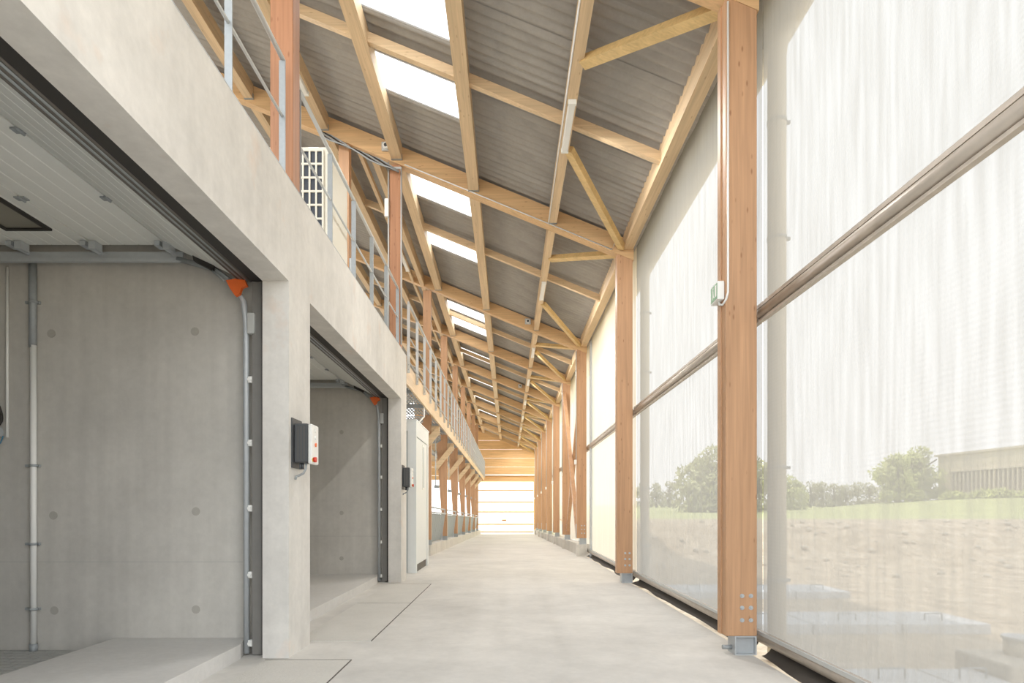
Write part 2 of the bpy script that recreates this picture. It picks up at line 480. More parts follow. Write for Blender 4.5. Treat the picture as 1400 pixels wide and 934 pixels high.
def pz(py): return 1.4 - (py - 698) / 850 * GY
cuts = [pz(y) for y in (730.6, 727.5, 717.3, 700.3, 687.0, 670.8, 657.5)]
cuts[0] = zf + 0.02
for a, c_ in zip(cuts, cuts[1:]):
    b = B(); box(b, -2.86, 2.2, GY + 0.02, GY + 0.03, a + 0.06, c_ - 0.02); obj('gate_panel', b, 'doorsheet', gate)
    b = B(); box(b, -2.86, 2.2, GY - 0.01, GY + 0.05, c_ - 0.03, c_ + 0.07); obj('gate_bar', b, 'boardX', gate)
b = B(); box(b, -0.56, -0.17, GY - 0.03, GY - 0.012, pz(712.6), pz(710.3)); obj('gate_sign', b, 'brown', gate)

# ------------------------------------------------------------------ plinths
def plinth(name, x0, x1, h, lab):
    b = B(); prism(b, [(19.2, zfl(19.2)), (54, zfl(54) ), (54, zfl(54) + h), (19.2, zfl(19.2) + h)], 'X', x0, x1)
    return struct(obj(name, b, 'plinth'), lab)
pr = plinth('trim_1', 2.20, 2.62, 0.36, 'low concrete plinth under the right-hand columns')
pl = plinth('trim_2', -2.8, -2.40, 0.34, 'low concrete plinth under the left-hand posts')

# ------------------------------------------------------------------ overhead sectional doors, open under the room ceilings
def sectional(name, yn, yf, wallY, label, window):
    d = sroot(name, (-2.5, (yn + yf) / 2, 0), label)
    a0, a1 = yn - 0.08, yf + 0.08
    def panel(p, q, nm='door_panel'):
        p, q = Vector((p[0], 0, p[1])), Vector((q[0], 0, q[1]))
        t = (q - p); L = t.length; t.normalize(); nrm = Vector((t.z, 0, -t.x))
        if nrm.z > 0: nrm = -nrm
        prof = []
        for k in range(5):
            s0 = 0.006 + (L - 0.012) * k / 5; s1 = 0.006 + (L - 0.012) * (k + 1) / 5
            for s, h in ((s0 + 0.004, 0.0), (s1 - 0.008, 0.0), (s1 - 0.006, -0.005), (s1 - 0.002, -0.005)):
                v = p + t * s + nrm * h; prof.append((v.x, v.z))
        top = [p + t * (L - 0.006) - nrm * 0.042, p + t * 0.006 - nrm * 0.042]
        prof += [(v.x, v.z) for v in top]
        b = B(); prism(b, prof, 'Y', a0, a1); return obj(nm, b, 'panel', d)
    P0 = (-2.60, 3.64); P1 = (-3.27, 3.95)
    panel(P0, P1)
    xs = [-3.27 - 0.70 * k for k in range(5)]
    tr = []
    for k in range(4):
        pn = panel((xs[k], 3.95), (xs[k+1], 3.95))
        if window and k == 1:
            for (w0, w1) in ((yf - 0.90, yf - 0.26), (yf - 2.3, yf - 1.66), (yf - 3.7, yf - 3.06)):
                b = B(); x1, x0 = -4.13, -4.55
                for (u0, u1, v0, v1) in ((x0, x1, w0, w0 + 0.04), (x0, x1, w1 - 0.04, w1), (x0, x0 + 0.04, w0 + 0.04, w1 - 0.04), (x1 - 0.04, x1, w0 + 0.04, w1 - 0.04)):
                    box(b, u0, u1, v0, v1, 3.93, 3.951)
                f = obj('window_frame', b, 'dark', d)
                b = B(); box(b, x0 + 0.04, x1 - 0.04, w0 + 0.04, w1 - 0.04, 3.942, 3.949); obj('window_pane', b, 'glass', f)
    # hinges along the joints, roller brackets at the far track
    for k in range(4):
        x = xs[k]
        for y in (yf - 1.73, yf - 0.82, yf - 2.64, yf - 3.55):
            b = B(); box(b, x - 0.045, x - 0.012, y - 0.03, y + 0.03, 3.938, 3.948); box(b, x + 0.012, x + 0.045, y - 0.03, y + 0.03, 3.938, 3.948); tube(b, [(x, y - 0.04, 3.938), (x, y + 0.04, 3.938)], 0.011, 8)
            obj('hinge', b, 'galvd', d)
        b = B(); box(b, x - 0.07, x - 0.02, yf - 0.03, yf + 0.075, 3.90, 3.945); box(b, x + 0.01, x + 0.075, yf - 0.03, yf + 0.075, 3.87, 3.945); tube(b, [(x + 0.03, yf, 3.885), (x + 0.03, yf + 0.17, 3.885)], 0.02, 8)
        obj('roller_bracket', b, 'galv', d)
    # black strip painted for the dark gap behind the header, then seal ribs
    b = B(); box(b, -2.46, -2.332, a0, a1, 3.60, 3.78); obj('header_gap_shade', b, 'dark', d)
    for k in range(5):
        x = -2.475 - k * 0.028; z = 3.605 + k * 0.004
        b = B(); tube(b, [(x, a0, z), (x, a1, z)], 0.013, 8); obj('seal_rib', b, 'ribs' if k % 2 == 0 else 'galvd', d)
    # tracks on both sides
    for sgn, yy in ((1, yf + 0.12), (-1, yn - 0.12)):
        pts = [(-2.53, yy, 0.02), (-2.535, yy, 3.2), (-2.56, yy, 3.42), (-2.66, yy, 3.60), (-2.85, yy, 3.74), (-3.2, yy, 3.83), (-3.5, yy, 3.86), (-6.9, yy, 3.86)]
        b = B(); tube(b, pts[:4], 0.028, 10); obj('vertical_track', b, 'galv', d)
        b = B(); tube(b, pts[3:6], 0.025, 10); obj('curved_track', b, 'galvd', d)
        b = B(); box(b, -6.9, -3.15, yy - 0.02, yy + 0.02, 3.80, 3.835); box(b, -6.9, -3.15, yy + 0.0, yy + 0.02, 3.835, 3.90); obj('horizontal_track', b, 'galv', d)
        b = B(); box(b, -2.47, -2.335, yy - 0.015, yy + 0.015, 0.01, 3.60); obj('jamb_channel', b, 'chan', d)
        b = B(); box(b, -2.37, -2.335, yy - sgn*0.03 - 0.008, yy - sgn*0.03 + 0.008, 0.01, 3.6); obj('jamb_seal', b, 'dark', d)
        for z in (0.12, 0.78, 1.42, 2.05, 2.66):
            b = B(); box(b, -2.505, -2.47, yy - 0.03, yy + 0.02, z - 0.03, z + 0.03); tube(b, [(-2.49, yy - 0.045, z), (-2.49, yy - 0.02, z)], 0.018, 8); obj('track_bolt', b, 'white', d)
        b = B(); box(b, -2.51, -2.44, yy - 0.045, yy + 0.02, 3.10, 3.30); bev(b, 0.006); obj('track_bracket', b, 'rail', d)
        b = B(); prism(b, [(-2.70, 3.60), (-2.53, 3.63), (-2.50, 3.55), (-2.55, 3.53), (-2.57, 3.47), (-2.61, 3.45), (-2.66, 3.52)], 'Y', yy - 0.07, yy - 0.03); obj('end_bracket', b, 'orange', d)
        b = B(); prism(b, [(-3.00, 3.78), (-2.84, 3.70), (-2.80, 3.74), (-2.86, 3.84), (-3.02, 3.88)], 'Y', yy - 0.09, yy - 0.02); obj('roller_holder', b, 'dark', d)
        b = B(); tube(b, [(-2.84, yy - 0.05, 3.70), (-2.72, yy - 0.05, 3.60)], 0.012, 6); tube(b, [(-2.80, yy - 0.07, 3.71), (-2.68, yy - 0.06, 3.62)], 0.008, 6); obj('cable_link', b, 'galvd', d)
    return d
sectional('door_2', 0.35, 5.89, 6.15, 'open sectional door folded up under the near room ceiling', True)
sectional('door_3', 6.52, 12.06, 12.3, 'open sectional door folded up in the second room', False)

# ================================================================== TIMBER FRAME
def column(i, y):
    base = 0.0 if y < 15 else zfl(y) + 0.36
    lab = 'glulam column on the right, %s from the camera' % ORD[i - 1] if i > 0 else 'glulam column at the entrance, right behind the frame edge'
    t = thing('timber_column', lab, 'column', (2.25, y + 0.1, base), 'glulam columns along the right side')
    top = zrb(2.2) + 0.04
    b = B(); prism(b, [(2.10, base + 0.186), (2.40, base + 0.186), (2.40, zrb(2.40) - 0.001), (2.10, zrb(2.10) - 0.001)], 'Y', y, y + 0.21); bev(b, 0.006); obj('shaft', b, 'glulamZ', t)
    # steel shoe: two side plates, top, bottom and a recessed web
    b = B()
    box(b, 2.19, 2.40, y + 0.005, y + 0.205, base, base + 0.012); box(b, 2.19, 2.40, y + 0.005, y + 0.205, base + 0.174, base + 0.186)
    box(b, 2.19, 2.205, y + 0.005, y + 0.205, base + 0.012, base + 0.174); box(b, 2.385, 2.40, y + 0.005, y + 0.205, base + 0.012, base + 0.174)
    box(b, 2.205, 2.385, y + 0.05, y + 0.06, base + 0.012, base + 0.174)
    obj('base_shoe', b, 'galv', t)
    if i <= 4:
        for x in (2.255, 2.34):
            for z in (0.34, 0.46, 0.575):
                b = B(); zz = base + z
                tube(b, [(x, y - 0.006, zz), (x, y + 0.001, zz)], 0.021, 12); tube(b, [(x, y - 0.018, zz), (x, y - 0.005, zz)], 0.012, 6)
                obj('bolt', b, 'galv', t)
    if i == 1:
        b = B(); tube(b, [(2.10, y + 0.10, base + 0.06), (2.19, y + 0.10, base + 0.06)], 0.022, 10); obj('anchor_stub', b, 'galvd', t)
        b = B(); box(b, 2.088, 2.10, y + 0.12, y + 0.205, base + 0.186, top); obj('edge_batten', b, 'glulamZ', t)
    if i >= 3:
        b = B(); tube(b, [(2.09, y + 0.03, top - 0.05), (2.09, y + 0.03, base + 2.6)], 0.018, 8); obj('conduit', b, 'rail', t)
        b = B(); box(b, 2.03, 2.10, y - 0.005, y + 0.075, base + 2.46, base + 2.6); bev(b, 0.006); obj('switch_box', b, 'white', t)
        b = B(); box(b, 2.08, 2.10, y + 0.02, y + 0.10, base + 0.19, base + 0.62); obj('foot_plate', b, 'galv', t)
    if 3 <= i and y > 15:
        b = B(); box(b, 2.10, 2.42, y - 0.02, y + 0.24, zfl(y) - 0.03, base); obj('pad', b, 'plinth', t)
    return t
COLS = [column(i, y) for i, y in enumerate(FR[:-1])]

for i, y in enumerate(FR):
    # rafter: one deep member from the eave up to the ridge
    h = 0.36
    b = B(); prism(b, [(2.42, zrb(2.42)), (RIDGE, zrb(RIDGE)), (RIDGE, zrb(RIDGE) + h), (2.42, zrb(2.42) + h)], 'Y', y, y + 0.2)
    lab = 'sloping glulam rafter, %s of those in view counting from the camera' % ORD[i - 2] if i >= 2 else 'sloping glulam rafter on the %s column frame' % ('first' if i == 1 else 'entrance')
    if i == len(FR) - 1: lab = 'sloping glulam rafter against the boarded gable'
    t = tag(obj('rafter', b, 'raftX'), lab, 'beam', 'glulam rafters')
PURX = [(0.86, 0.07), (-0.67, 0.10), (-2.15, 0.10), (-3.55, 0.08), (-5.0, 0.08), (-6.5, 0.08)]
PN = ['lowest above the eave', 'second above the eave', 'third above the eave, left of the skylights', 'fourth above the eave', 'fifth above the eave', 'topmost below the ridge']
for i in range(len(FR) - 1):
    ya, yb = FR[i] + 0.2, FR[i+1]
    bay = ORD[i] + ' roof bay'
    for k, (x, hw) in enumerate(PURX):
        zb = zrb(x) + 0.06
        t = thing('purlin', 'pale timber purlin in the %s, %s' % (bay, PN[k]), 'beam', (x, (ya + yb)/2, zb), 'roof purlins')
        b = B(); box(b, x - hw, x + hw, ya + 0.004, yb - 0.004, zb, zb + 0.29); obj('timber', b, 'paleY', t)
        for yy, s in ((ya, 1), (yb, -1)):
            b = B(); y2 = sorted((yy, yy + s * 0.05)); box(b, x - hw - 0.006, x + hw + 0.006, y2[0], y2[1], zb - 0.006, zb + 0.10); obj('hanger', b, 'galvd', t)
    if i >= 2:
        x = -2.64; zb = zrb(x) + 0.0
        b = B(); box(b, x - 0.06, x + 0.06, ya + 0.004, yb - 0.004, zb, zb + 0.32)
        tag(obj('ridge_side_purlin', b, 'paleY'), 'deep pale purlin behind the left posts in the %s' % bay, 'beam', 'deep purlins over the walkway')
        x = -2.93
        b = B(); box(b, x - 0.035, x + 0.035, ya + 0.004, yb - 0.004, zrb(x) + 0.0, zrb(x) + 0.12)
        tag(obj('batten', b, 'paleY'), 'slim pale batten above the walkway in the %s' % bay, 'beam', 'slim battens over the walkway')
    # eave beam
    b = B(); box(b, 2.22, 2.40, ya + 0.004, yb - 0.004, 6.43, 6.78)
    tag(obj('eave_beam', b, 'paleY'), 'pale eave beam along the top of the right side in the %s' % bay, 'beam', 'eave beams')
    # blocking pieces halfway along the bay
    ym = (FR[i] + FR[i+1]) / 2 + 0.1 if i != 2 else 15.1
    xs = [2.22, 0.93, 0.79, -0.57, -0.77, -2.05, -2.25, -3.47, -3.63, -4.92]
    if i >= 2: xs[6] = -2.71
    nm = ['between the eave beam and the lowest purlin', 'between the lowest and second purlins', 'crossing the skylight strip', 'above the walkway edge', 'above the walkway']
    for k in range(5):
        xa, xb = xs[2*k], xs[2*k+1]
        za, zb = zrb(xa) + 0.17, zrb(xb) + 0.17
        b = B(); prism(b, [(xa, za), (xb, zb), (xb, zb + 0.15), (xa, za + 0.15)], 'Y', ym - 0.05, ym + 0.05)
        tag(obj('blocking', b, 'paleX'), 'short timber %s, %s' % (nm[k], bay), 'beam', 'mid-bay blocking timbers')
    # diagonal braces from the column heads up to the lowest purlin
    for s, lab, pa, pb in ((0, 'near', (2.18, ya + 0.05), (0.93, FR[i] + 1.7)), (1, 'far', (2.18, yb - 0.05), (0.93, yb - 2.45))):
        b = B(); beam(b, (pa[0], pa[1], zrb(pa[0]) + 0.13), (pb[0], pb[1], zrb(pb[0]) + 0.11), 0.13, 0.10, (0.38, 0, 0.92))
        tag(obj('roof_brace', b, 'yellowX'), 'yellowish diagonal brace at the %s column head of the %s' % (lab, bay), 'brace', 'diagonal roof braces')

# left posts: two on the concrete wall, the others standing on the plinth and tapered below the walkway
def clips(bm): return bm
for i, y in enumerate(FR[1:-1], 1):
    top = zrb(-2.3)
    if y < 15:
        t = thing('walkway_post', 'reddish glulam post standing on the concrete wall, %s' % ('nearer of two' if i == 1 else 'farther of two'), 'post', (-2.2, y + 0.1, 4.556), 'posts along the walkway')
        b = B(); box(b, -2.30, XL, y, y + 0.2, 4.556, zrb(XL)); bev(b, 0.006); obj('shaft', b, 'redwoodZ', t)
        if i == 2:
            for x in (-2.31, -2.065):
                b = B(); tube(b, [(x, y - 0.012, 4.6), (x, y - 0.012, zrb(x) - 0.05)], 0.016, 8); obj('conduit', b, 'rail', t)
            b = B(); box(b, -2.38, -2.30, y - 0.06, y, 7.05, 7.4); bev(b, 0.008); obj('junction_box', b, 'white', t)
            b = B(); box(b, -2.32, -2.06, y - 0.03, y, 7.98, 8.02); obj('conduit_strap', b, 'galv', t)
    else:
        bz = zfl(y) + 0.34
        t = thing('walkway_post', 'tapered timber post on the left plinth under the walkway, %s from the camera' % ORD[i - 3], 'post', (-2.5, y + 0.1, bz), 'posts along the walkway')
        b = B(); prism(b, [(-2.38, bz + 0.16), (-2.38, top), (-2.62, top), (-2.62, 4.1), (-2.76, 4.0), (-2.76, 3.6), (-2.54, bz + 0.16)], 'Y', y, y + 0.2); obj('shaft', b, 'glulamZ', t)
        b = B(); box(b, -2.55, -2.37, y + 0.02, y + 0.18, bz, bz + 0.16); obj('base_shoe', b, 'galvd', t)
        b = B(); box(b, -3.6, -2.13, y + 0.02, y + 0.18, 3.72, 4.0); obj('bracket_beam', b, 'paleX', t)
        b = B(); beam(b, (-2.83, y - 0.04, 3.0), (-2.16, y - 0.04, 3.86), 0.08, 0.2, (-0.8, 0, 0.6)); obj('bracket_strut', b, 'paleX', t)

# ------------------------------------------------------------------ walkway beyond the concrete wall
WY0, WY1 = 12.69, 54.0
b = B(); box(b, -2.12, XL, WY0, WY1, 4.0, 4.44)
tag(obj('walkway_edge_beam', b, 'paleY'), 'long pale timber edge beam of the raised walkway on the left', 'beam')
segs = [WY0] + FR[3:-1] + [WY1]
for i, (a, c_) in enumerate(zip(segs, segs[1:])):
    b = B(); x = -3.58
    while x < -2.16:
        box(b, x - 0.016, x + 0.016, a + 0.23, c_ - 0.01, 4.32, 4.35); x += 0.095
    y = a + 0.25
    while y < c_ - 0.05:
        box(b, -3.6, -2.14, y - 0.012, y + 0.012, 4.315, 4.335); y += 0.28
    for y in (a + 0.23 + (c_ - a) * 0.33, a + 0.23 + (c_ - a) * 0.66):
        box(b, -3.6, -2.14, y - 0.03, y + 0.03, 4.22, 4.31)
    o = obj('walkway_grating', b, 'galvd')
    tag(o, 'slatted grey walkway grating, %s length counting from the concrete wall' % ORD[i].replace('nearest', 'first'), 'grating', 'walkway grating')
    o['kind'] = 'stuff'
def railing(label, ys, x, zb, zt, tabs):
    t = thing('steel_railing', label, 'railing', (x, ys[0], zb), 'galvanised walkway railings')
    for y in ys:
        b = B(); box(b, x - 0.03, x + 0.03, y - 0.006, y + 0.006, zb - (0.22 if tabs else 0.0), zt - 0.02); bev(b, 0.002); obj('post', b, 'rail' if tabs else 'galvd', t)
        if tabs:
            b = B(); tube(b, [(x + 0.005, y - 0.014, zb - 0.15), (x + 0.005, y + 0.014, zb - 0.15)], 0.012, 6); tube(b, [(x + 0.005, y - 0.014, zb - 0.05), (x + 0.005, y + 0.014, zb - 0.05)], 0.012, 6); obj('post_bolt', b, 'galvd', t)
        else:
            b = B(); box(b, x - 0.03, x + 0.03, y - 0.05, y + 0.05, zb, zb + 0.008); obj('foot_plate', b, 'galv', t)
    if tabs:
        b = B(); tube(b, [(x, ys[0], zb + 0.03), (x, ys[-1], zb + 0.03)], 0.012, 8); obj('toe_rail', b, 'galv', t)
    b = B(); tube(b, [(x, ys[0] - 0.03, zt), (x, ys[-1] + 0.03, zt)], 0.022, 10); obj('handrail', b, 'rail', t)
    b = B(); tube(b, [(x + 0.0, ys[0], zb + 0.54), (x + 0.0, ys[-1], zb + 0.54)], 0.014, 8); obj('mid_rail', b, 'rail', t)
railing('short galvanised railing ahead of the first post on the concrete wall', [1.35, 2.47, 3.59, 4.71, 5.83], -2.12, 4.556, 5.64, False)
railing('galvanised railing between the two posts on the concrete wall', [6.27, 7.39, 8.52, 9.64, 10.77, 11.88], -2.12, 4.556, 5.66, False)
n_ = 34
railing('long galvanised railing bolted to the timber walkway edge', [12.76 + k * (53.8 - 12.76) / n_ for k in range(n_ + 1)], XL + 0.031, 4.44, 5.66, True)
# ================================================================== RIGHT SIDE SCREENS
def wavy(bm, y0, y1, z0, z1, x, ny, nz, amp):
    g = []
    for j in range(nz + 1):
        row = []
        for i in range(ny + 1):
            y = y0 + (y1 - y0) * i / ny; z = z0 + (z1 - z0) * j / nz
            e = math.sin(math.pi * i / ny) * 1.0
            dx = amp * e * (noise.noise(Vector((y * 2.2, z * 0.35, x * 3))) + 0.5 * noise.noise(Vector((y * 6.0, z * 0.6, 5))))
            row.append(bm.verts.new((x + dx, y, z)))
        g.append(row)
    for a, c_ in zip(g, g[1:]):
        for i in range(ny):
            f = bm.faces.new((a[i], a[i+1], c_[i+1], c_[i])); f.smooth = True
    return bm
SN = ['open-weave white windbreak screen right of the nearest column', 'open-weave white windbreak screen between the first and second columns', 'windbreak screen tinted cream by painted bounce light between the second and third columns']
for i in range(len(FR) - 1):
    ya, yb = FR[i] + 0.11, (FR[i+1] + 0.10 if i < len(FR) - 2 else 53.95)
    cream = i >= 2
    lab = SN[i] if i < 3 else 'windbreak screen tinted cream by painted bounce light above the right plinth, %s from the camera' % ORD[i]
    zb = 0.16 if i < 3 else zfl(yb) + 0.4
    t = thing('windbreak_screen', lab, 'screen', (2.5, (ya + yb)/2, zb), 'windbreak screens on the right')
    mt = 'netbounce' if cream else 'net'
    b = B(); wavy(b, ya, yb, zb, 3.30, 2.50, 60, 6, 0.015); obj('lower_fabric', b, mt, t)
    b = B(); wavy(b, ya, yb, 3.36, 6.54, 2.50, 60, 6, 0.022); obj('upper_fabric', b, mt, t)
    b = B(); tube(b, [(2.475, ya, 3.33), (2.475, yb, 3.33)], 0.05, 12); obj('roller_tube', b, 'steel', t)
    b = B(); box(b, 2.455, 2.50, ya, yb, 3.385, 3.42); box(b, 2.455, 2.50, ya, yb, 3.245, 3.27); obj('guide_channel', b, 'steel', t)
    if i < 3:
        b = B(); tube(b, [(2.50, ya, 0.155), (2.50, yb, 0.155)], 0.062, 14); obj('bottom_tube', b, 'steel', t)
        b = B(); box(b, 2.44, 2.452, ya, yb, 0.19, 0.225); obj('keder_strip', b, 'rail', t)
# grey steel channels beside the third column
b = B(); box(b, 2.44, 2.56, 18.55, 18.68, -0.05, 6.5); tag(obj('steel_channel', b, 'galv'), 'tall pale grey steel channel just before the third right column', 'post')
# sagging black flaps under the screens
for i in range(3):
    ya, yb = FR[i] + 0.25, FR[i+1] - 0.05
    b = B(); N = 40; g = []
    for k in range(N + 1):
        y = ya + (yb - ya) * k / N
        s = noise.noise(Vector((y * 0.9, 3.3 * i, 0)))
        row = [(2.53, 0.10), (2.50 - 0.02 * s, 0.05), (2.44 + 0.07 * s, 0.010 + 0.03 * abs(s)), (2.40 + 0.10 * s, 0.008)]
        g.append([b.verts.new((px, y, pz_)) for px, pz_ in row])
    for a, c_ in zip(g, g[1:]):
        for k in range(3):
            f = b.faces.new((a[k], a[k+1], c_[k+1], c_[k])); f.smooth = True
    tag(obj('rubber_flap', b, 'flap'), 'sagging black rubber flap on the floor under the %s' % ('near white screen', 'second white screen', 'cream screen before the third column')[i], 'flap', 'rubber flaps')
# timber cross brace behind the third column
for (za, zb_, lab) in ((5.9, 0.65, 'falling away from the camera'), (0.65, 5.9, 'rising away from the camera')):
    x = 2.30 if za > zb_ else 2.16
    b = B(); beam(b, (x, 19.36, za), (x, 24.05, zb_), 0.12, 0.2, (0, 0.7, 0.7)); tag(obj('wall_brace', b, 'glulamY'), 'diagonal timber wall brace behind the third column, %s' % lab, 'brace', 'wall braces')
# downpipes and gutter outside
def downpipe(y, lab):
    t = thing('downpipe', lab, 'pipe', (2.70, y, -0.1), 'downpipes outside the screens')
    b = B(); tube(b, [(2.70, y, -0.1), (2.70, y, 5.95), (2.72, y, 6.1), (2.84, y, 6.30), (2.86, y, 6.40)], 0.09, 14); obj('pipe', b, 'pipe', t)
    for z in (0.7, 1.83, 4.13, 5.3):
        b = B(); tube(b, [(2.70, y, z - 0.015), (2.70, y, z + 0.015)], 0.096, 14); box(b, 2.79, 2.83, y - 0.015, y + 0.015, z - 0.015, z + 0.015); obj('clamp', b, 'galvd', t)
downpipe(6.25, 'cream downpipe seen through the screen beside the nearest column')
downpipe(12.3, 'cream downpipe seen through the screen beside the second column')
b = B()
pts = [(2.86 + 0.11 * math.cos(t), 6.70 + 0.11 * math.sin(t)) for t in [math.pi + math.pi * k / 8 for k in range(9)]]
pts += [(2.86 + 0.10 * math.cos(t), 6.70 + 0.10 * math.sin(t)) for t in [2 * math.pi - math.pi * k / 8 for k in range(9)]]
bmesh.ops.translate(b, verts=b.verts, vec=(0, 0, 0)); prism(b, [(p[0], p[1] - 0.32) for p in pts], 'Y', 1.2, 54.5); tag(obj('gutter', b, 'pipe'), 'half-round gutter along the right eave', 'gutter')

# ================================================================== FITTINGS
def control_box(y, lab):
    t = thing('door_controller', lab, 'control box', (XL, y, 1.6), 'door control boxes')
    z0 = 1.86; z1 = 2.24
    b = B(); box(b, XL, XL + 0.012, y - 0.04, y + 0.24, z0 - 0.05, z1 + 0.05); obj('back_plate', b, 'darkbox', t)
    b = B(); box(b, XL + 0.012, XL + 0.15, y, y + 0.2, z0, z1); bev(b, 0.012); obj('housing', b, 'darkbox', t)
    for k in range(3):
        b = B(); box(b, XL + 0.05 + k * 0.03, XL + 0.056 + k * 0.03, y - 0.004, y + 0.004, z0 + 0.03, z1 - 0.03); obj('housing_rib', b, 'ribs', t)
    b = B(); box(b, XL + 0.15, XL + 0.19, y - 0.005, y + 0.205, z0 - 0.01, z1 - 0.005); bev(b, 0.01); obj('cover', b, 'white', t)
    for k, z in enumerate((z1 - 0.06, z1 - 0.13, z1 - 0.2)):
        b = B(); tube(b, [(XL + 0.188, y + 0.1, z), (XL + 0.2, y + 0.1, z)], 0.02, 10); obj('button', b, 'panel' if k < 2 else 'orange', t)
    b = B(); tube(b, [(XL + 0.16, y + 0.03, z0 + 0.03), (XL + 0.20, y + 0.02, z0 + 0.03)], 0.022, 12); c_ = obj('switch_collar', b, 'yel', t)
    b = B(); tube(b, [(XL + 0.20, y + 0.02, z0 + 0.03), (XL + 0.225, y + 0.02, z0 + 0.03)], 0.026, 12); obj('switch_knob', b, 'red', t)
    for xx in (0.06, 0.085):
        b = B(); tube(b, [(XL + xx, y + 0.05, z0 - 0.06), (XL + xx, y + 0.05, z0 + 0.005)], 0.013, 8); obj('cable_gland', b, 'darkbox', t)
    b = B(); tube(b, [(XL + 0.115, y + 0.05, z0), (XL + 0.115, y + 0.05, z0 - 0.05), (XL + 0.09, y + 0.05, z0 - 0.1), (XL + 0.04, y + 0.05, z0 - 0.125), (XL + 0.02, y + 0.05, z0 - 0.13), (XL + 0.012, y + 0.05, z0 - 0.16)], 0.011, 8); obj('cable', b, 'galvd', t)
control_box(5.99, 'charcoal door control box with red knob on the near concrete pillar')
control_box(12.17, 'charcoal door control box with red knob on the far concrete pillar')

# exit sign box on the first column
t = thing('exit_sign', 'small white sign box with green running-man face on the nearest column', 'sign', (2.07, 6.1, 3.45))
b = B(); box(b, 2.03, 2.098, 6.03, 6.24, 3.45, 3.63); bev(b, 0.006); obj('housing', b, 'white', t)
b = B(); box(b, 2.0275, 2.031, 6.045, 6.225, 3.465, 3.615); f = obj('sign_face', b, 'green', t)
b = B(); x0_, x1_ = 2.0265, 2.0276
tube(b, [(x0_, 6.16, 3.59), (x1_, 6.16, 3.59)], 0.012, 10)
prism(b, [(6.15, 3.575), (6.17, 3.575), (6.165, 3.53), (6.185, 3.49), (6.175, 3.485), (6.155, 3.52), (6.14, 3.495), (6.12, 3.495), (6.12, 3.503), (6.135, 3.505), (6.145, 3.535)], 'X', x0_, x1_)
prism(b, [(6.06, 3.49), (6.10, 3.49), (6.10, 3.60), (6.06, 3.60)], 'X', x0_, x1_)
obj('pictogram', b, 'white', f)
b = B(); tube(b, [(2.115, 5.985, 6.3), (2.115, 5.985, 3.50), (2.10, 5.99, 3.44), (2.085, 6.05, 3.40), (2.07, 6.1, 3.42), (2.07, 6.1, 3.455)], 0.011, 8)
tag(obj('sign_conduit', b, 'white'), 'thin white conduit running down the nearest column to the sign', 'conduit')

# tube light fittings
FILL_W = 100.0
def tube_light(x, y, L, z, lab, watts=FILL_W):
    t = thing('tube_light', lab, 'light fitting', (x, y, z), 'tube light fittings')
    b = B(); box(b, x - 0.05, x + 0.05, y, y + L, z + 0.035, z + 0.06); obj('base', b, 'panel', t)
    b = B(); prism(b, [(x - 0.05, z + 0.035), (x - 0.04, z), (x + 0.04, z), (x + 0.05, z + 0.035)], 'Y', y, y + L); obj('diffuser', b, 'white', t)
    for yy in (y + 0.0, y + L - 0.03):
        b = B(); box(b, x - 0.055, x + 0.055, yy - 0.005, yy + 0.035, z - 0.004, z + 0.062); obj('end_cap', b, 'panel', t)
    la = bpy.data.lights.new('fill_lamp', 'AREA'); la.shape = 'RECTANGLE'; la.size = 0.08; la.size_y = L - 0.08; la.energy = watts; la.color = (1.0, 0.98, 0.95)  # area lamp added as fill to lift the aisle above daylight
    lo = bpy.data.objects.new('fill_lamp', la); C.objects.link(lo); lo.parent = t; lo.location = (0, L / 2, -0.006)
tube_light(0.86, 8.35, 1.15, zrb(0.86) - 0.006, 'white tube light under the lowest purlin of the nearest full bay')
tube_light(-3.55, 9.7, 1.2, zrb(-3.55) - 0.006, 'white tube light above the walkway beside the outdoor unit', 40.0)
tube_light(-3.55, 6.4, 1.3, zrb(-3.55) - 0.006, 'white tube light high up behind the first walkway post', 40.0)
tube_light(0.86, 15.0, 1.15, zrb(0.86) - 0.006, 'white tube light under the lowest purlin before the third column')
for i in range(3, 10):  # extra fittings added here only for their fill light
    tube_light(0.86, FR[i] + 2.0, 1.15, zrb(0.86) - 0.006, 'added white fill light under the lowest purlin, %s beyond the third column' % ORD[i - 3].replace('nearest', 'first'))
for i in range(3, 8):
    tube_light(-2.93, FR[i] - 2.2, 1.2, zrb(-2.93) - 0.065, 'white tube light over the walkway, %s beyond the concrete wall' % ORD[i - 3].replace('nearest', 'first'), 20.0)

def conduit(name, pts, r, mat, lab, cat='conduit', group=None):
    b = B(); tube(b, pts, r, 8); return tag(obj(name, b, mat), lab, cat, group)
conduit('conduit', [(0.775, 6.25, zrb(0.86) + 0.075), (0.775, 11.95, zrb(0.86) + 0.075)], 0.012, 'white', 'thin white conduit along the lowest purlin of the nearest full bay')
conduit('conduit', [(-2.0, 11.985, zrb(-2.0) + 0.03), (2.0, 11.985, zrb(2.0) + 0.03), (2.07, 11.985, zrb(2.0) + 0.2), (2.07, 11.985, zrb(2.07) + 0.3)], 0.012, 'white', 'thin white conduit along the foot of the first full rafter in view')
def cable_bundle():
    t = thing('cable_bundle', 'bundle of dark cables slung under the rafter above the outdoor unit', 'cables', (-2.8, 11.9, 8.0))
    for k in range(5):
        pts = []
        for q in range(9):
            x = -3.6 + 1.5 * q / 8
            pts.append((x, 11.93 - 0.015 * k, zrb(x) - 0.03 - 0.02 * k + 0.03 * math.sin(q * 1.3 + k) - 0.12 * q / 8))
        b = B(); tube(b, pts, 0.014, 6); obj('cable', b, 'dark' if k % 2 else 'galvd', t)
cable_bundle()
